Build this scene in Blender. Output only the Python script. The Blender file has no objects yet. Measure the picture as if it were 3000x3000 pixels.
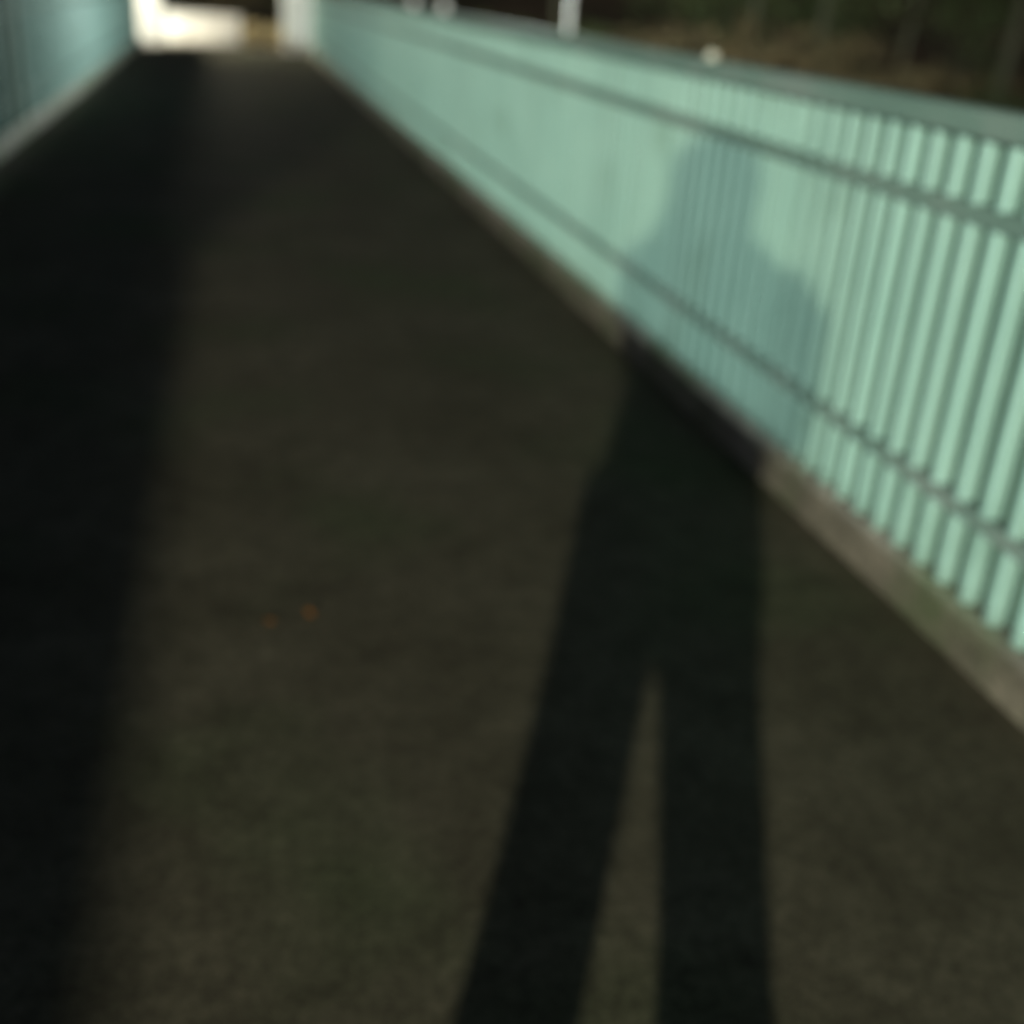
import bpy, bmesh, math, random
from mathutils import Vector, Matrix, noise

scene = bpy.context.scene
col = scene.collection
random.seed(7)

# ---------------------------------------------------------------- camera
def camera_matrix(f, vp, roll_deg, c=1500.0):
    d = Vector((vp[0]-c, -(vp[1]-c), -f)).normalized()
    r = math.radians(roll_deg)
    u = Vector((math.sin(r), math.cos(r), 0)); u = (u - d*u.dot(d)).normalized()
    x = d.cross(u)
    return Matrix((x, d, u))            # camera axes -> world axes
cam_data = bpy.data.cameras.new('camera')
cam = bpy.data.objects.new('camera', cam_data); col.objects.link(cam)
M3 = camera_matrix(3300.0, (660.0, -75.0), -2.0)
cam.matrix_world = Matrix.Translation((0, 0, 1.5)) @ M3.to_4x4()
cam_data.sensor_width = 36.0
cam_data.lens = 36.0*3300/3000
cam_data.clip_start = 0.05
cam_data.clip_end = 1000.0
cam_data.dof.use_dof = True             # the lens was focused far too near: everything is soft
cam_data.dof.focus_distance = 1.06
cam_data.dof.aperture_fstop = 1.65
scene.camera = cam

# ---------------------------------------------------------------- sky, exposure
world = bpy.data.worlds.new('World'); scene.world = world
world.use_nodes = True
wn = world.node_tree.nodes; wl = world.node_tree.links
wn.clear()
sky = wn.new('ShaderNodeTexSky'); sky.sky_type = 'NISHITA'; sky.sun_disc = False
sky.sun_elevation = math.radians(-3.0); sky.sun_rotation = math.radians(200)
bg = wn.new('ShaderNodeBackground'); bg.inputs['Strength'].default_value = 0.15
wo = wn.new('ShaderNodeOutputWorld')
wl.new(sky.outputs[0], bg.inputs[0]); wl.new(bg.outputs[0], wo.inputs[0])

vs = scene.view_settings
vs.view_transform = 'Standard'; vs.look = 'None'; vs.gamma = 1.0
vs.exposure = 3.0
vs.use_curve_mapping = False

# lamp strengths (candela-like factor I -> watts at this exposure)
def watts(i): return i*39.5/8.0
NEAR_I, SIDE_I, FAR_I, FILL_I = 195.0, 64.0, 36.0, 980.0

# ---------------------------------------------------------------- materials
def material(name, base, base2=None, scale=4.0, rough=0.7, bump=0.0, bump_scale=60.0, spec=0.4, detail=6.0,
             third=None, third_scale=1.2, third_cut=(0.55, 0.75), stretch=(1, 1, 1), obj_var=0.0):
    m = bpy.data.materials.new(name); m.use_nodes = True
    nt = m.node_tree; N = nt.nodes; L = nt.links
    b = N['Principled BSDF']
    b.inputs['Roughness'].default_value = rough
    b.inputs['Specular IOR Level'].default_value = spec
    geo = N.new('ShaderNodeNewGeometry')
    mp = N.new('ShaderNodeMapping'); mp.inputs['Scale'].default_value = stretch
    L.new(geo.outputs['Position'], mp.inputs['Vector'])
    def ns(s, d=detail):
        n = N.new('ShaderNodeTexNoise'); n.inputs['Scale'].default_value = s; n.inputs['Detail'].default_value = d
        L.new(mp.outputs[0], n.inputs['Vector']); return n
    out = None
    if base2:
        n = ns(scale)
        r = N.new('ShaderNodeValToRGB'); r.color_ramp.elements[0].position = 0.35; r.color_ramp.elements[1].position = 0.65
        r.color_ramp.elements[0].color = (*base, 1); r.color_ramp.elements[1].color = (*base2, 1)
        L.new(n.outputs['Fac'], r.inputs[0]); out = r.outputs[0]
        rr = N.new('ShaderNodeMapRange'); rr.inputs['To Min'].default_value = max(0, rough-0.12); rr.inputs['To Max'].default_value = min(1, rough+0.12)
        L.new(n.outputs['Fac'], rr.inputs['Value']); L.new(rr.outputs[0], b.inputs['Roughness'])
    else:
        v = N.new('ShaderNodeRGB'); v.outputs[0].default_value = (*base, 1); out = v.outputs[0]
    if third:
        n = ns(third_scale, 8)
        r = N.new('ShaderNodeMapRange'); r.inputs['From Min'].default_value = third_cut[0]; r.inputs['From Max'].default_value = third_cut[1]
        L.new(n.outputs['Fac'], r.inputs['Value'])
        mx = N.new('ShaderNodeMix'); mx.data_type = 'RGBA'
        L.new(r.outputs[0], mx.inputs[0]); L.new(out, mx.inputs[6]); mx.inputs[7].default_value = (*third, 1)
        out = mx.outputs[2]
    if obj_var:
        oi = N.new('ShaderNodeObjectInfo')
        mr = N.new('ShaderNodeMapRange'); mr.inputs['To Min'].default_value = 1-obj_var; mr.inputs['To Max'].default_value = 1+obj_var
        L.new(oi.outputs['Random'], mr.inputs['Value'])
        h = N.new('ShaderNodeHueSaturation'); L.new(mr.outputs[0], h.inputs['Value']); L.new(out, h.inputs['Color']); out = h.outputs[0]
    L.new(out, b.inputs['Base Color'])
    if bump:
        n = ns(bump_scale, 4)
        bp = N.new('ShaderNodeBump'); bp.inputs['Strength'].default_value = bump; bp.inputs['Distance'].default_value = 0.01
        L.new(n.outputs['Fac'], bp.inputs['Height']); L.new(bp.outputs[0], b.inputs['Normal'])
    return m

PAINT = material('green_paint', (0.158, 0.262, 0.235), (0.180, 0.288, 0.258), 3.0, 0.5, 0.05, 90, 0.35,
                 third=(0.10, 0.17, 0.14), third_scale=2.2, third_cut=(0.56, 0.8), obj_var=0.06)
RAIL_SHADED = material('rail_paint_shaded', (0.068, 0.106, 0.092), (0.086, 0.124, 0.108), 3.0, 0.78, 0.05, 90, 0.12,
                 third=(0.11, 0.13, 0.12), third_scale=3.0, third_cut=(0.5, 0.8))  # bar paint made darker: shade of the flat rails put into the colour
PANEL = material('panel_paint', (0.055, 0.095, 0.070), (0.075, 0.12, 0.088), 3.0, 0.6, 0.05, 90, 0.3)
ASPH = material('asphalt', (0.064, 0.061, 0.046), (0.092, 0.088, 0.068), 1.6, 0.97, 0.6, 220, 0.06,
                third=(0.062, 0.078, 0.046), third_scale=0.9, third_cut=(0.5, 0.7))
KERB = material('kerb_concrete', (0.19, 0.186, 0.165), (0.25, 0.24, 0.215), 5.0, 0.9, 0.5, 70, 0.2,
                third=(0.12, 0.155, 0.10), third_scale=2.4, third_cut=(0.45, 0.65))
def mottle(m, amount, scales):
    """coarse aggregate and wear: multiply the base colour by noise of several sizes"""
    nt = m.node_tree; N = nt.nodes; L = nt.links; b = N['Principled BSDF']
    src = b.inputs['Base Color'].links[0].from_socket
    geo = N.new('ShaderNodeNewGeometry')
    for sc, am in zip(scales, amount):
        n = N.new('ShaderNodeTexNoise'); n.inputs['Scale'].default_value = sc; n.inputs['Detail'].default_value = 3; n.inputs['Roughness'].default_value = 0.7
        L.new(geo.outputs['Position'], n.inputs['Vector'])
        r = N.new('ShaderNodeMapRange'); r.inputs['From Min'].default_value = 0.3; r.inputs['From Max'].default_value = 0.7
        r.inputs['To Min'].default_value = 1-am; r.inputs['To Max'].default_value = 1+am
        L.new(n.outputs['Fac'], r.inputs['Value'])
        h = N.new('ShaderNodeHueSaturation'); L.new(r.outputs[0], h.inputs['Value']); L.new(src, h.inputs['Color']); src = h.outputs[0]
    L.new(src, b.inputs['Base Color'])
mottle(ASPH, (0.24, 0.28, 0.36), (9.0, 38.0, 120.0))
mottle(KERB, (0.25, 0.30), (6.0, 45.0))
DECKS = material('deck_concrete', (0.13, 0.125, 0.115), (0.18, 0.17, 0.16), 3.0, 0.9, 0.4, 50, 0.2)
WHITE = material('white_render', (0.72, 0.71, 0.68), (0.80, 0.79, 0.76), 6.0, 0.8, 0.2, 40, 0.3,
                 third=(0.5, 0.48, 0.42), third_scale=3.0, third_cut=(0.6, 0.85))
SAND = material('sandstone', (0.33, 0.27, 0.14), (0.42, 0.35, 0.20), 5.0, 0.9, 0.5, 45, 0.2)
PAVE = material('pale_paving', (0.20, 0.185, 0.15), (0.28, 0.26, 0.21), 2.0, 0.9, 0.4, 60, 0.2)
EARTH = material('earth', (0.095, 0.062, 0.032), (0.15, 0.105, 0.06), 0.9, 1.0, 0.8, 14, 0.1,
                 third=(0.05, 0.055, 0.022), third_scale=0.35, third_cut=(0.45, 0.65))
GRASSM = material('dry_grass', (0.22, 0.155, 0.08), (0.13, 0.115, 0.05), 0.8, 0.9, 0, 1, 0.15)
LEAF = material('leaf', (0.035, 0.055, 0.020), (0.065, 0.080, 0.030), 1.5, 0.7, 0, 1, 0.25, obj_var=0.25)
BROWNLEAF = material('brown_leaf', (0.16, 0.115, 0.06), (0.11, 0.095, 0.05), 1.2, 0.8, 0, 1, 0.2, obj_var=0.2)
BARK = material('bark', (0.045, 0.045, 0.030), (0.075, 0.075, 0.05), 8.0, 0.95, 0.8, 25, 0.15, stretch=(1, 1, 0.25))
POLEM = material('white_enamel', (0.74, 0.75, 0.72), (0.68, 0.69, 0.66), 5.0, 0.4, 0, 1, 0.5)
METAL = material('grey_metal', (0.22, 0.23, 0.23), (0.28, 0.29, 0.29), 6.0, 0.45, 0, 1, 0.5)
STONE = material('pale_stone', (0.34, 0.33, 0.28), (0.44, 0.43, 0.37), 30.0, 0.85, 0.3, 120, 0.3)
ORANGE = material('orange_leaf', (0.44, 0.17, 0.012), (0.36, 0.13, 0.010), 60.0, 0.6, 0, 1, 0.3)
SKIN = material('skin', (0.50, 0.32, 0.24), (0.55, 0.36, 0.27), 10.0, 0.55, 0, 1, 0.4)
COAT = material('coat_cloth', (0.03, 0.035, 0.045), (0.04, 0.045, 0.055), 20.0, 0.9, 0.2, 200, 0.2)
TROUS = material('trouser_cloth', (0.05, 0.055, 0.07), (0.065, 0.07, 0.085), 20.0, 0.9, 0.2, 200, 0.2)
HAIR = material('hair', (0.03, 0.02, 0.014), (0.05, 0.034, 0.022), 40.0, 0.6, 0.3, 150, 0.3)
BLACKP = material('black_plastic', (0.02, 0.02, 0.022), None, 1, 0.3, 0, 1, 0.5)

def emission(name, colr, s):
    m = bpy.data.materials.new(name); m.use_nodes = True
    b = m.node_tree.nodes['Principled BSDF']
    b.inputs['Base Color'].default_value = (0.8, 0.8, 0.8, 1)
    b.inputs['Emission Color'].default_value = (*colr, 1); b.inputs['Emission Strength'].default_value = s
    return m

# ---------------------------------------------------------------- helpers
def bbox(bm, x0, x1, y0, y1, z0, z1, bevel=0.0, seg=1):
    r = bmesh.ops.create_cube(bm, size=1.0)
    vsx = r['verts']
    bmesh.ops.scale(bm, vec=(x1-x0, y1-y0, z1-z0), verts=vsx)
    bmesh.ops.translate(bm, vec=((x0+x1)/2, (y0+y1)/2, (z0+z1)/2), verts=vsx)
    if bevel:
        ed = list({e for v in vsx for e in v.link_edges})
        bmesh.ops.bevel(bm, geom=ed, offset=bevel, segments=seg, affect='EDGES', profile=0.5)

def tube(bm, pts, radii, n=10, cap=True):
    rings = []
    for i, p in enumerate(pts):
        p = Vector(p)
        a = Vector(pts[max(0, i-1)]); b = Vector(pts[min(len(pts)-1, i+1)])
        t = (b-a).normalized()
        s = t.cross(Vector((0.31, 0.95, 0.05)) if abs(t.y) < 0.9 else Vector((1, 0, 0))).normalized()
        w = t.cross(s)
        rings.append([bm.verts.new(p + (s*math.cos(2*math.pi*k/n) + w*math.sin(2*math.pi*k/n))*radii[i]) for k in range(n)])
    for a, b in zip(rings, rings[1:]):
        for k in range(n):
            bm.faces.new((a[k], a[(k+1) % n], b[(k+1) % n], b[k]))
    if cap:
        bm.faces.new(rings[0][::-1]); bm.faces.new(rings[-1])

def link(name, bm, mat, parent=None, smooth=False):
    me = bpy.data.meshes.new(name)
    bmesh.ops.recalc_face_normals(bm, faces=bm.faces[:])
    bm.to_mesh(me); bm.free()
    if smooth:
        for p in me.polygons: p.use_smooth = True
    me.materials.append(mat)
    o = bpy.data.objects.new(name, me); col.objects.link(o)
    if parent: o.parent = parent
    return o

def box(name, x0, x1, y0, y1, z0, z1, mat, parent=None, bevel=0.0, seg=1):
    bm = bmesh.new(); bbox(bm, x0, x1, y0, y1, z0, z1, bevel, seg)
    return link(name, bm, mat, parent)

def tag(o, label, cat, group=None):
    o['label'] = label; o['category'] = cat
    if group: o['group'] = group
    return o

def thing(name, label, cat, loc=(0, 0, 0), group=None):
    o = bpy.data.objects.new(name, None); col.objects.link(o); o.location = loc
    o.empty_display_size = 0.1
    return tag(o, label, cat, group)

def struct(o):
    o['kind'] = 'structure'; return o

# ---------------------------------------------------------------- ground
def sstep(a, b, x):
    t = max(0.0, min(1.0, (x-a)/(b-a))); return t*t*(3-2*t)
def ground_z(x, y):
    v = -3.2*sstep(-7.0, -2.0, y)*(1-sstep(17.0, 27.0, y))
    hill = 0.0
    if y > 20:
        hill += sstep(12, 50, abs(x-1))*sstep(24, 60, y)*7.0
    hill += sstep(52, 110, y)*9.0 + sstep(25, 90, abs(x))*5.0
    n = noise.noise(Vector((x*0.22, y*0.22, 0)))*0.35 + noise.noise(Vector((x*0.9, y*0.9, 3)))*0.10
    damp = sstep(2.5, 7.0, abs(x)) if (y < -5 or y > 25) else 1.0
    return v + hill - 0.16 + n*damp*0.8
def axis(lo, hi, fine_lo, fine_hi, fine, coarse):
    out = [lo]; v = lo
    while v < hi:
        v += fine if fine_lo <= v < fine_hi else coarse
        out.append(v)
    return out
xs = axis(-160, 160, -14, 32, 0.6, 5.0); ys = axis(-60, 220, -10, 56, 0.6, 5.0)
bm = bmesh.new()
grid = [[bm.verts.new((x, y, ground_z(x, y))) for x in xs] for y in ys]
for j in range(len(ys)-1):
    for i in range(len(xs)-1):
        bm.faces.new((grid[j][i], grid[j][i+1], grid[j+1][i+1], grid[j+1][i]))
struct(link('ground', bm, EARTH, smooth=True))

# ---------------------------------------------------------------- bridge deck, kerbs, paths
XR, XL = 1.80, -1.85
END = 27.55
struct(box('bridge_slab', XL-0.22, XR+0.22, -6.5, END+0.3, -0.5, -0.02, DECKS, bevel=0.02))
# worn asphalt sheet with a slightly uneven surface
bm = bmesh.new()
nx, ny = 26, 240
g = []
for j in range(ny+1):
    y = -6.5 + (END+0.3+6.5)*j/ny
    row = []
    for i in range(nx+1):
        x = XL + 0.004 + (XR-XL-0.008)*i/nx
        z = 0.004*noise.noise(Vector((x*1.3, y*1.3, 1))) + 0.0016*noise.noise(Vector((x*6, y*6, 5)))
        row.append(bm.verts.new((x, y, z)))
    g.append(row)
for j in range(ny):
    for i in range(nx):
        bm.faces.new((g[j][i], g[j][i+1], g[j+1][i+1], g[j+1][i]))
struct(link('bridge_deck', bm, ASPH, smooth=True))
struct(box('kerb', XR-0.012, XR+0.20, -6.5, END+0.3, -0.019, 0.15, KERB, bevel=0.012, seg=2))
struct(box('kerb', XL-0.20, XL+0.012, -6.5, END+0.3, -0.019, 0.15, KERB, bevel=0.012, seg=2))
struct(box('path', -9, 9, END+0.31, 31.0, -0.3, -0.006, PAVE, bevel=0.01))
struct(box('path', -6.5, 6.5, -13.5, -6.51, -0.3, -0.008, ASPH, bevel=0.01))

# ---------------------------------------------------------------- railings
PITCH = 0.112
bmb = bmesh.new(); bbox(bmb, -0.0235, 0.0235, -0.018, 0.018, 0.0, 1.13, 0.008)
bar_mesh = bpy.data.meshes.new('bar'); bmb.to_mesh(bar_mesh); bmb.free(); bar_mesh.materials.append(PAINT)

def railing(face_x, side, label, y0, y1):
    t = thing('bridge_railing', label, 'railing', (face_x, y0, 0), 'railings along the footbridge')
    def lx(a): return side*a
    def rail(name, d0, d1, z0, z1, bev):
        a, b = sorted((lx(d0), lx(d1)))
        return box(name, a, b, 0, y1-y0, z0, z1, RAIL_SHADED, t, bev, 2)
    rail('handrail', -0.022, 0.078, 1.256, 1.327, 0.014)
    rail('middle_rail', 0.0, 0.052, 1.055, 1.106, 0.006)
    rail('bottom_rail', 0.0, 0.052, 0.347, 0.392, 0.006)
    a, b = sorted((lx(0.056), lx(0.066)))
    box('light_block_panel', a, b, 0, y1-y0, 0.145, 1.262, PANEL, t)  # backing sheet added to stop lamp light leaking between the bars
    n = int((y1-y0)/PITCH)
    for i in range(n):
        o = bpy.data.objects.new('bar', bar_mesh); col.objects.link(o)
        o.parent = t; o.location = (lx(0.026), 0.05 + i*PITCH, 0.14)
        o.rotation_euler = (random.uniform(-0.002, 0.002), 0, random.uniform(-0.02, 0.02))
    return t
railing(XR, 1, 'long pale green railing with upright bars, right side, person shadow falling on it', -5.0, END)
tl = railing(XL, -1, 'pale green railing of upright bars along the left edge of the walkway', -5.0, END)
for yy in (10.95, 11.62):
    box('post', -0.055, 0.030, yy+5.0-0.07, yy+5.0+0.07, 0.151, 1.255, PANEL, tl, 0.006)

# white end posts
def end_post(x0, x1, y0, label):
    t = thing('end_post', label, 'post', ((x0+x1)/2, y0+0.2, 0), 'white posts at the far end of the railings')
    w = (x1-x0)/2
    box('shaft', -w, w, -0.2, 0.2, -0.02, 1.42, WHITE, t, 0.015, 2)
    box('cap', -w-0.04, w+0.04, -0.24, 0.24, 1.421, 1.50, WHITE, t, 0.02, 2)
end_post(-1.86, -1.40, END+0.31, 'white square end post where the left railing stops')
end_post(1.24, 1.84, END+0.31, 'white square end post where the right railing stops')

# low wall and stones beyond the bridge
t = thing('low_wall', 'low bright white wall standing across the far end of the walkway', 'wall', (-0.6, 29.95, 0))
box('wall_body', -0.85, 0.90, -0.14, 0.14, -0.05, 0.56, WHITE, t, 0.015, 2)
box('coping', -0.89, 0.94, -0.18, 0.18, 0.561, 0.625, WHITE, t, 0.02, 2)
def block(x0, x1, z1, label):
    bm = bmesh.new(); bbox(bm, x0, x1, 29.8, 30.2, -0.05, z1, 0.05, 2)
    bmesh.ops.subdivide_edges(bm, edges=bm.edges[:], cuts=2, use_grid_fill=True)
    for v in bm.verts:
        v.co += noise.noise_vector(v.co*3.0)*0.025
    tag(link('stone_block', bm, SAND, smooth=True), label, 'stone', 'yellow stones beside the white wall')
block(0.40, 0.80, 0.50, 'narrow yellowish stone block right beside the low white wall')
block(0.90, 1.52, 0.46, 'wider yellowish stone block between the wall and the right end post')

# ---------------------------------------------------------------- lamps
def lamp_post(name, label, base, light_at, intensity, colr, pole_mat, r=0.055, radius=0.085):
    bx, by, bz = base
    lx_, ly_, lz_ = light_at
    t = thing(name, label, 'lamp post', base, 'lamp posts beside the footbridge')
    v = Vector((lx_-bx, ly_-by, 0)); top = lz_ + 0.32 - bz
    bm = bmesh.new()
    tube(bm, [(0, 0, 0), (0, 0, 0.25), (0, 0, 0.27), (0, 0, top*0.6), (0, 0, top)], [r*1.5, r*1.5, r, r*0.95, r*0.85], 14)
    link('pole', bm, pole_mat, t, True)
    bm = bmesh.new()
    tube(bm, [(0, 0, top-0.03), v*0.4 + Vector((0, 0, top+0.06)), v*0.8 + Vector((0, 0, top))], [0.03, 0.028, 0.026], 8)
    link('arm', bm, pole_mat, t, True)
    bm = bmesh.new()
    c = v + Vector((0, 0, lz_-bz+0.20))
    tube(bm, [c+Vector((0, 0, 0)), c+Vector((0, 0, 0.06)), c+Vector((0, 0, 0.12)), c+Vector((0, 0, 0.15))], [0.17, 0.17, 0.11, 0.04], 18)
    head = link('lamp_head', bm, METAL, t, True)
    bm = bmesh.new()
    tube(bm, [c+Vector((0, 0, -0.05)), c+Vector((0, 0, -0.002))], [0.10, 0.15], 18)
    link('lens', bm, emission('lens_glow', colr, 4.0), head, True)
    ld = bpy.data.lights.new('lamp_light', 'POINT')
    ld.energy = watts(intensity); ld.color = colr; ld.shadow_soft_size = radius
    lo = bpy.data.objects.new('lamp_light', ld); col.objects.link(lo)
    lo.parent = t; lo.location = v + Vector((0, 0, lz_-bz))
    return t
WARM = (1.0, 0.93, 0.66)
lamp_post('lamp_post', 'street lamp behind the camera, left of the footbridge', (-4.35, -10.0, -0.2), (-3.8, -9.6, 2.95), NEAR_I, WARM, METAL)
lamp_post('lamp_post', 'thin white lamp post rising behind the right railing', (4.22, 15.0, ground_z(4.22, 15)-0.1), (3.98, 16.2, 2.12), SIDE_I, (0.90, 1.0, 0.95), POLEM, r=0.029)
lamp_post('lamp_post', 'street lamp beyond the left railing at the far end', (-3.7, 27.5, ground_z(-3.7, 27.5)-0.1), (-3.2, 27.2, 2.5), FAR_I, (1.0, 0.93, 0.72), METAL, radius=0.22)

lamp_post('lamp_post', 'added fill lamp on a tall post, out of view across the stream on the left', (-18.6, -8.6, ground_z(-18.6, -8.6)-0.1), (-18.0, -9.0, 6.55), FILL_I, (0.88, 1.0, 0.90), METAL, radius=0.3)  # added fill light, brightens the right railing where the near lamp is blocked

# ---------------------------------------------------------------- small white posts past the right railing
for x, y, lab in ((4.35, 29.2, 'left of two short white marker posts past the right railing'), (5.05, 29.0, 'right of two short white marker posts past the right railing')):
    t = thing('marker_post', lab, 'post', (x, y, -0.1), 'white marker posts past the bridge')
    bm = bmesh.new(); tube(bm, [(0, 0, 0), (0, 0, 1.35), (0, 0, 1.40)], [0.09, 0.085, 0.05], 14); link('shaft', bm, WHITE, t, True)
    bm = bmesh.new(); tube(bm, [(0, 0, 1.05), (0, 0, 1.15)], [0.093, 0.093], 14); link('band', bm, METAL, t, True)

# ---------------------------------------------------------------- stone on the handrail, leaves on the deck
def lump(name, loc, s, mat, label, cat):
    bm = bmesh.new(); bmesh.ops.create_icosphere(bm, subdivisions=3, radius=1.0)
    for v in bm.verts:
        k = 1 + 0.28*noise.noise(v.co*1.6 + Vector(loc)) + 0.08*noise.noise(v.co*5)
        v.co = Vector((v.co.x*s[0]*k, v.co.y*s[1]*k, max(v.co.z, -0.75)*s[2]*k))
    o = link(name, bm, mat, None, True); o.location = loc
    return tag(o, label, cat)
lump('pebble', (1.822, 4.40, 1.338), (0.024, 0.028, 0.022), STONE, 'small whitish lump lying on top of the right handrail', 'stone')
def small_leaf(x, y, rot, s, label):
    bm = bmesh.new(); rows = []
    for i in range(7):
        u = i/6; w = math.sin(math.pi*min(1, u*0.96+0.03))**0.8*0.42*s
        rows.append([bm.verts.new((q*w, (u-0.5)*s*1.25, 0.010*s/0.03*(abs(q)*0.8 + (u-0.5)**2*1.6))) for q in (-1, -0.4, 0.4, 1)])
    for a, b in zip(rows, rows[1:]):
        for k in range(3): bm.faces.new((a[k], a[k+1], b[k+1], b[k]))
    o = link('fallen_leaf', bm, ORANGE, None, True); o.location = (x, y, 0.006); o.rotation_euler = (0, 0, rot)
    m = o.modifiers.new('thickness', 'SOLIDIFY'); m.thickness = 0.0012
    tag(o, label, 'leaf', 'orange leaves on the deck')
LEAF_SPOTS = ((790, 1830), (908, 1806))
def ground_hit(px, py):
    d = M3 @ Vector((px-1500.0, 1500.0-py, -3300.0)); return Vector((0, 0, 1.5)) + d*(-1.5/d.z)
a = ground_hit(*LEAF_SPOTS[0]); b = ground_hit(*LEAF_SPOTS[1])
small_leaf(a.x, a.y, 1.3, 0.018, 'smaller left orange speck of leaf on the dark deck')
small_leaf(b.x, b.y, 0.5, 0.023, 'larger right orange speck of leaf on the dark deck')

# ---------------------------------------------------------------- vegetation
def leaf_cloud(bm, centre, rad, n, size, shell=0.35):
    cx, cy, cz = centre
    for _ in range(n):
        while True:
            p = Vector((random.uniform(-1, 1), random.uniform(-1, 1), random.uniform(-1, 1)))
            l = p.length
            if shell < l < 1: break
        c = Vector((cx+p.x*rad[0], cy+p.y*rad[1], cz+p.z*rad[2]))
        if noise.noise(c*1.3) < -0.12: continue
        u = Vector((random.gauss(0, 1), random.gauss(0, 1), random.gauss(0, 1))).normalized()
        w = u.cross(Vector((random.gauss(0, 1), random.gauss(0, 1), random.gauss(0, 1)))).normalized()
        s = size*random.uniform(0.6, 1.4)
        bm.faces.new([bm.verts.new(c+u*s), bm.verts.new(c+w*s*0.5), bm.verts.new(c-u*s), bm.verts.new(c-w*s*0.5)])

def tree(x, y, h, r, lean, label, mat):
    z = ground_z(x, y)-0.15
    t = thing('tree', label, 'tree', (x, y, z), 'trees on the far bank')
    top = Vector((lean[0]*h, lean[1]*h, h))
    pts = []; rad = []
    for i in range(9):
        u = i/8
        pts.append(top*u + Vector((math.sin(u*5+x)*0.07*h*0.3*u, math.cos(u*4+y)*0.07*h*0.3*u, 0)))
        rad.append(r*(1.35 if i == 0 else 1.0)*(1-0.72*u))
    bm = bmesh.new(); tube(bm, pts, rad, 9); trunk = link('trunk', bm, BARK, t, True)
    cb = bmesh.new()
    for k in range(9):
        u = random.uniform(0.35, 0.95); p = top*u; ang = random.uniform(0, 6.28); L = h*(0.38-0.2*u)*random.uniform(0.8, 1.3)
        q = p + Vector((math.cos(ang)*L*0.5, math.sin(ang)*L*0.5, L*0.35)); e = p + Vector((math.cos(ang)*L, math.sin(ang)*L, L*0.6))
        bm = bmesh.new(); tube(bm, [p, q, e], [r*0.4*(1-u*0.5), r*0.25*(1-u*0.5), r*0.08], 6); link('limb', bm, BARK, trunk, True)
        leaf_cloud(cb, q.lerp(e, 0.7), (L*0.55+0.3, L*0.55+0.3, L*0.4+0.3), 260, 0.085, 0.1)
    leaf_cloud(cb, top, (h*0.16, h*0.16, h*0.14), 400, 0.085, 0.1)
    link('crown', cb, mat, t)
for x, y, h, r, lean, lab, m in (
    (11.3, 24.6, 7.5, 0.085, (-0.10, 0.02), 'slender bare trunk on the bank, leaning left, leftmost above the right railing', BROWNLEAF),
    (12.9, 25.2, 8.5, 0.10, (0.03, 0.02), 'thin upright pale trunk on the bank, middle of three above the railing', LEAF),
    (14.2, 24.0, 7.0, 0.075, (0.12, 0.0), 'thin trunk leaning right on the bank, right one of three above the railing', LEAF),
    (18.8, 26.5, 9.0, 0.16, (0.02, 0.05), 'dark thick tree in the gloom above the far right of the railing', LEAF),
    (8.6, 31.5, 8.0, 0.14, (-0.03, 0.0), 'dark tree behind the thin white lamp post', LEAF),
    (-1.5, 50.0, 10.0, 0.22, (0.0, 0.0), 'dark tree straight beyond the low white wall', LEAF),
    (2.4, 53.0, 10.0, 0.20, (0.02, 0.0), 'dark tree beyond the yellowish stones at the far end', BROWNLEAF)):
    tree(x, y, h, r, lean, lab, m)

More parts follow.
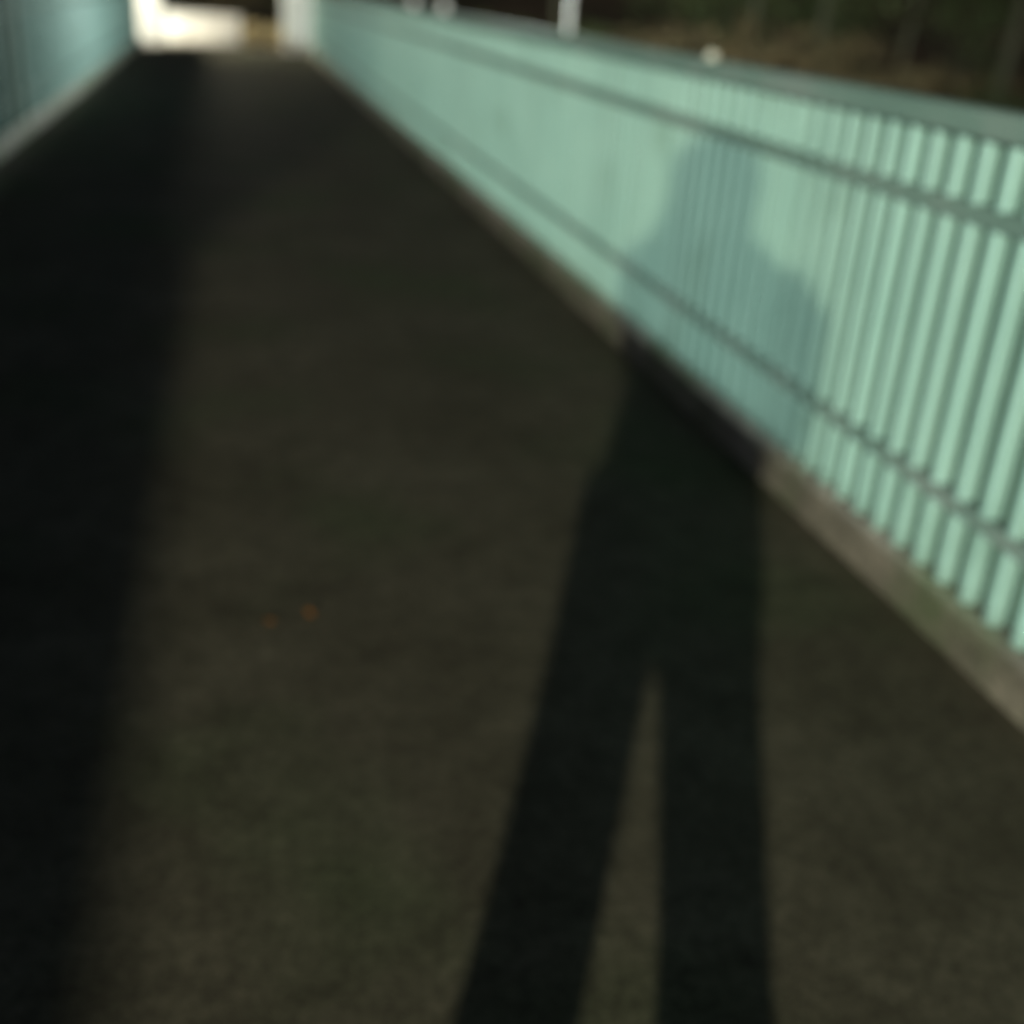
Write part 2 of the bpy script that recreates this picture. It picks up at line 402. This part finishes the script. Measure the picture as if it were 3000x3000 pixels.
def bush(x, y, s, n, label, mat):
    z = ground_z(x, y)
    t = thing('bush', label, 'bush', (x, y, z-0.05), 'bushes on the bank')
    sb = bmesh.new(); fb = bmesh.new()
    for k in range(9):
        a = random.uniform(0, 6.28); l = random.uniform(0.5, 1.0)
        e = Vector((math.cos(a)*s[0]*0.7*l, math.sin(a)*s[1]*0.7*l, s[2]*random.uniform(0.8, 1.6)))
        tube(sb, [(0, 0, 0), e*0.5 + Vector((0, 0, 0.12)), e], [0.022, 0.014, 0.006], 5)
        leaf_cloud(fb, e*0.8 + Vector((0, 0, 0.1)), (s[0]*0.55, s[1]*0.55, s[2]*0.55), n//9, 0.06, 0.0)
    link('stem', sb, BARK, t); link('foliage', fb, mat, t)
for x, y, s, n, lab, m in (
    (8.9, 24.0, (1.6, 1.2, 1.15), 2300, 'brownish scrub on the bank behind the whitish lump on the rail', BROWNLEAF),
    (10.6, 23.6, (1.7, 1.2, 1.35), 2600, 'brownish bush under the leftmost thin trunk', BROWNLEAF),
    (12.4, 23.8, (1.7, 1.2, 1.25), 2600, 'brownish bush under the middle thin trunk', BROWNLEAF),
    (14.0, 22.8, (1.6, 1.2, 1.25), 2400, 'brownish bush under the right leaning trunk', BROWNLEAF),
    (16.0, 23.6, (1.6, 1.3, 1.0), 2000, 'dark green bush right of the thin trunks', LEAF),
    (17.9, 23.0, (1.7, 1.3, 1.1), 2100, 'darkest bush at the far right above the railing', LEAF),
    (11.0, 28.0, (2.2, 1.4, 2.1), 3600, 'tall dark shrub behind the leftmost thin trunk', LEAF),
    (14.6, 28.2, (2.3, 1.4, 2.2), 3600, 'tall dark shrub between the middle and right thin trunks', LEAF),
    (18.3, 28.0, (2.3, 1.4, 2.3), 3600, 'tall dark shrub right of the thin trunks', LEAF),
    (7.3, 25.6, (1.2, 1.2, 0.8), 1500, 'dark bush just right of the thin white lamp post', LEAF),
    (5.9, 26.6, (1.0, 1.0, 0.7), 1300, 'dark bush just left of the thin white lamp post', LEAF),
    (-3.2, 46.5, (2.2, 1.4, 0.8), 2200, 'dark hedge bush beyond the left part of the white wall', LEAF),
    (0.2, 47.0, (2.2, 1.4, 0.8), 2200, 'dark hedge bush beyond the middle of the white wall', BROWNLEAF),
    (3.4, 46.5, (2.2, 1.4, 0.8), 2200, 'dark hedge bush beyond the yellowish stones', LEAF)):
    bush(x, y, s, n, lab, m)

# evergreen added out of view to keep the near lamp off the far walkway
z = ground_z(-3.12, -4.6)-0.1
t = thing('added_shade_shrub', 'added unseen evergreen blocking the near lamp, beside the start of the left railing', 'shrub', (-3.12, -4.6, z))
bm = bmesh.new(); tube(bm, [(0, 0, 0), (0.02, 0, 2.0), (0, 0.02, 4.6)], [0.09, 0.07, 0.02], 9); link('stem', bm, BARK, t, True)
bm = bmesh.new()
for k in range(22):
    hz = 0.4 + 4.6*k/21
    leaf_cloud(bm, (random.uniform(-0.05, 0.05), random.uniform(-0.1, 0.1), hz), (0.41, 0.45, 0.34), 330, 0.075, 0.0)
link('foliage', bm, LEAF, t)

# dry grass and litter on the bank (uncountable)
bm = bmesh.new()
for _ in range(9000):
    x = random.uniform(5, 24); y = random.uniform(18, 34)
    if abs(x) < 9.2 and y > 27.6 and y < 31.2: continue
    if noise.noise(Vector((x*0.5, y*0.5, 9))) < -0.15: continue
    z = ground_z(x, y)-0.02; h = random.uniform(0.08, 0.34); a = random.uniform(0, 6.28)
    dx, dy = math.cos(a)*0.012, math.sin(a)*0.012; b = Vector((random.gauss(0, 0.1), random.gauss(0, 0.1), h))
    p = Vector((x, y, z))
    bm.faces.new([bm.verts.new(p+Vector((dx, dy, 0))), bm.verts.new(p-Vector((dx, dy, 0))), bm.verts.new(p+b)])
o = link('dry_grass', bm, GRASSM); o['kind'] = 'stuff'; o['label'] = 'brownish dry grass and litter covering the bank'; o['category'] = 'grass'

# ---------------------------------------------------------------- the photographer, who casts the long shadow
def skinned(name, verts, edges, radii, mat, parent, root=0, sub=1):
    me = bpy.data.meshes.new(name); me.from_pydata(verts, edges, []); me.update()
    o = bpy.data.objects.new(name, me); col.objects.link(o)
    if parent: o.parent = parent
    sk = o.modifiers.new('skin', 'SKIN'); sk.use_smooth_shade = True
    lay = me.skin_vertices[0] if me.skin_vertices else None
    if lay is None:
        bm_ = bmesh.new(); bm_.from_mesh(me); bm_.verts.layers.skin.verify(); bm_.to_mesh(me); bm_.free()
        lay = me.skin_vertices[0]
    for i, r in enumerate(radii):
        lay.data[i].radius = r if isinstance(r, tuple) else (r, r)
        lay.data[i].use_root = (i == root)
    if sub:
        s = o.modifiers.new('sub', 'SUBSURF'); s.levels = sub; s.render_levels = sub
    me.materials.append(mat)
    return o

person = thing('person', 'person in a dark coat holding up a phone, standing behind the camera', 'person', (-0.036, -0.336, 0))
person.rotation_euler = (0, 0, -math.radians(15))
V = []; Eg = []; Rr = []
def add(p, r, prev=None):
    V.append(p); Rr.append(r)
    if prev is not None: Eg.append((prev, len(V)-1))
    return len(V)-1
pel = add((0, 0, 0.86), 0.13)
chest = add((0, 0, 1.10), (0.15, 0.12), pel)
upper = add((0, 0, 1.30), (0.14, 0.11), chest)
neck = add((0, 0.01, 1.42), 0.058, upper)
h0 = add((0, 0.03, 1.48), 0.075, neck)
h1 = add((0, 0.02, 1.57), 0.098, h0)
h2 = add((0, 0.01, 1.635), 0.085, h1)
nose = add((0, 0.125, 1.545), 0.014, h1)
for s in (-1, 1):
    hip = add((s*0.11-0.012, 0, 0.80), 0.098, pel)
    kn = add((s*0.135-0.025, 0.03*s, 0.46), 0.075, hip)
    an = add((s*0.15-0.03, 0.02*s, 0.10), 0.062, kn)
    he = add((s*0.15-0.03, 0.0, 0.045), 0.042, an)
    add((s*0.17-0.03, 0.17+0.02*s, 0.035), 0.036, he)
    sh = add((s*0.185, 0, 1.325), 0.068, upper)
    el = add(((0.225 if s > 0 else -0.125), (0.04 if s > 0 else 0.13), (1.0 if s > 0 else 1.06)), 0.055, sh)
    wr = add((s*0.09, 0.225, 1.36), 0.033, el)
    pa = add((s*0.066, 0.262, 1.435), (0.026, 0.034), wr)
    for k in range(4):                      # four fingers curling on the back of the phone
        f0 = add((s*0.072, 0.286, 1.435+0.019*k), 0.0095, pa)
        f1 = add((s*0.055, 0.304, 1.445+0.020*k), 0.0088, f0)
        add((s*(0.028-0.003*(k == 3)), 0.303, 1.450+0.020*k), 0.008, f1)
    t0 = add((s*0.058, 0.252, 1.462), 0.011, pa)  # thumb from the side of the palm
    add((s*0.034, 0.262, 1.490), 0.0095, t0)
skinned('body', V, Eg, Rr, SKIN, person, 0, 1)

def loft(name, rings, mat, parent, n=28):
    bm = bmesh.new(); R = []
    for (cx, cy, z, ax, ay) in rings:
        R.append([bm.verts.new((cx+ax*math.cos(2*math.pi*k/n), cy+ay*math.sin(2*math.pi*k/n), z + 0.006*math.sin(3*2*math.pi*k/n))) for k in range(n)])
    for a, b in zip(R, R[1:]):
        for k in range(n): bm.faces.new((a[k], a[(k+1) % n], b[(k+1) % n], b[k]))
    bm.faces.new(R[0][::-1]); bm.faces.new(R[-1])
    return link(name, bm, mat, parent, True)
loft('coat', [(-0.005, 0, 0.66, 0.198, 0.15), (0.005, 0, 0.76, 0.204, 0.15), (0.02, 0, 0.90, 0.198, 0.15), (0.03, 0, 1.05, 0.195, 0.15),
              (0.018, 0, 1.20, 0.212, 0.155), (0.005, 0, 1.30, 0.218, 0.145), (0, 0, 1.36, 0.205, 0.12), (0, 0, 1.40, 0.165, 0.095), (0, 0.0, 1.435, 0.13, 0.08), (0, 0.005, 1.46, 0.075, 0.07)], COAT, person)
def limb(name, pts, rad, mat):
    bm = bmesh.new(); tube(bm, pts, rad, 14); return link(name, bm, mat, person, True)
for s in (-1, 1):
    limb('sleeve', ([(0.17, 0, 1.34), (0.222, 0.01, 1.27), (0.24, 0.04, 0.99), (0.185, 0.12, 1.17), (0.105, 0.21, 1.335)] if s > 0 else
                   [(-0.16, 0, 1.34), (-0.165, 0.04, 1.25), (-0.125, 0.13, 1.05), (-0.115, 0.165, 1.17), (-0.10, 0.21, 1.335)]), [0.07, 0.074, 0.064, 0.058, 0.044], COAT)
    limb('trouser_leg', [(s*0.11-0.01, 0, 0.84), (s*0.112-0.02, 0.01*s, 0.62), (s*0.137-0.028, 0.03*s, 0.46), (s*0.160-0.042, 0.02*s, 0.25), (s*0.160-0.042, 0.015*s, 0.06)], [0.110, 0.100, 0.086, 0.088, 0.092], TROUS)
    bm = bmesh.new()
    tube(bm, [(s*0.15-0.03, -0.07, 0.05), (s*0.15-0.03, 0.0, 0.06), (s*0.162-0.03, 0.12, 0.045), (s*0.172-0.03, 0.22, 0.034)], [0.035, 0.055, 0.048, 0.02], 12)
    link('shoe', bm, BLACKP, person, True)
    bm = bmesh.new(); bmesh.ops.create_icosphere(bm, subdivisions=2, radius=1)
    for v in bm.verts: v.co = Vector((s*0.098+v.co.x*0.014, 0.01+v.co.y*0.022, 1.545+v.co.z*0.034))
    link('ear', bm, SKIN, person, True)
    bm = bmesh.new(); bmesh.ops.create_icosphere(bm, subdivisions=2, radius=0.012)
    bmesh.ops.translate(bm, vec=(s*0.034, 0.105, 1.565), verts=bm.verts[:]); link('eye', bm, WHITE, person, True)
bm = bmesh.new(); bbox(bm, -0.025, 0.025, 0.100, 0.112, 1.497, 1.506, 0.003); link('mouth', bm, material('lip', (0.4, 0.16, 0.14), None, 1, 0.5), person)
bm = bmesh.new(); bmesh.ops.create_icosphere(bm, subdivisions=4, radius=1)
for v in bm.verts:
    c = v.co.copy(); k = 1 + 0.05*noise.noise(c*4)
    if c.z < 0 and c.y < 0.25:          # long straight hair down to the collar
        q = max(0.25, math.hypot(c.x, c.y)); w = 1.0 if q > 0.3 else math.hypot(c.x, c.y)/0.3
        v.co = Vector((c.x/q*w*0.112*k, c.y/q*w*0.112*k, 1.585 + c.z*0.19))
    else:
        v.co = Vector((c.x*0.113*k, c.y*0.115*k, 1.585 + max(c.z, 0.30 if c.y > 0.25 else -1)*0.108*k))
link('hair', bm, HAIR, person, True)

ph = thing('phone', 'black phone held up in both hands', 'phone', (-0.036, -0.336, 0)); ph.rotation_euler = person.rotation_euler
bm = bmesh.new(); bbox(bm, -0.037, 0.037, 0.282, 0.291, 1.425, 1.575, 0.003, 2); link('case', bm, BLACKP, ph)
bm = bmesh.new(); bbox(bm, -0.034, 0.034, 0.2805, 0.2818, 1.43, 1.57); link('screen', bm, METAL, ph)
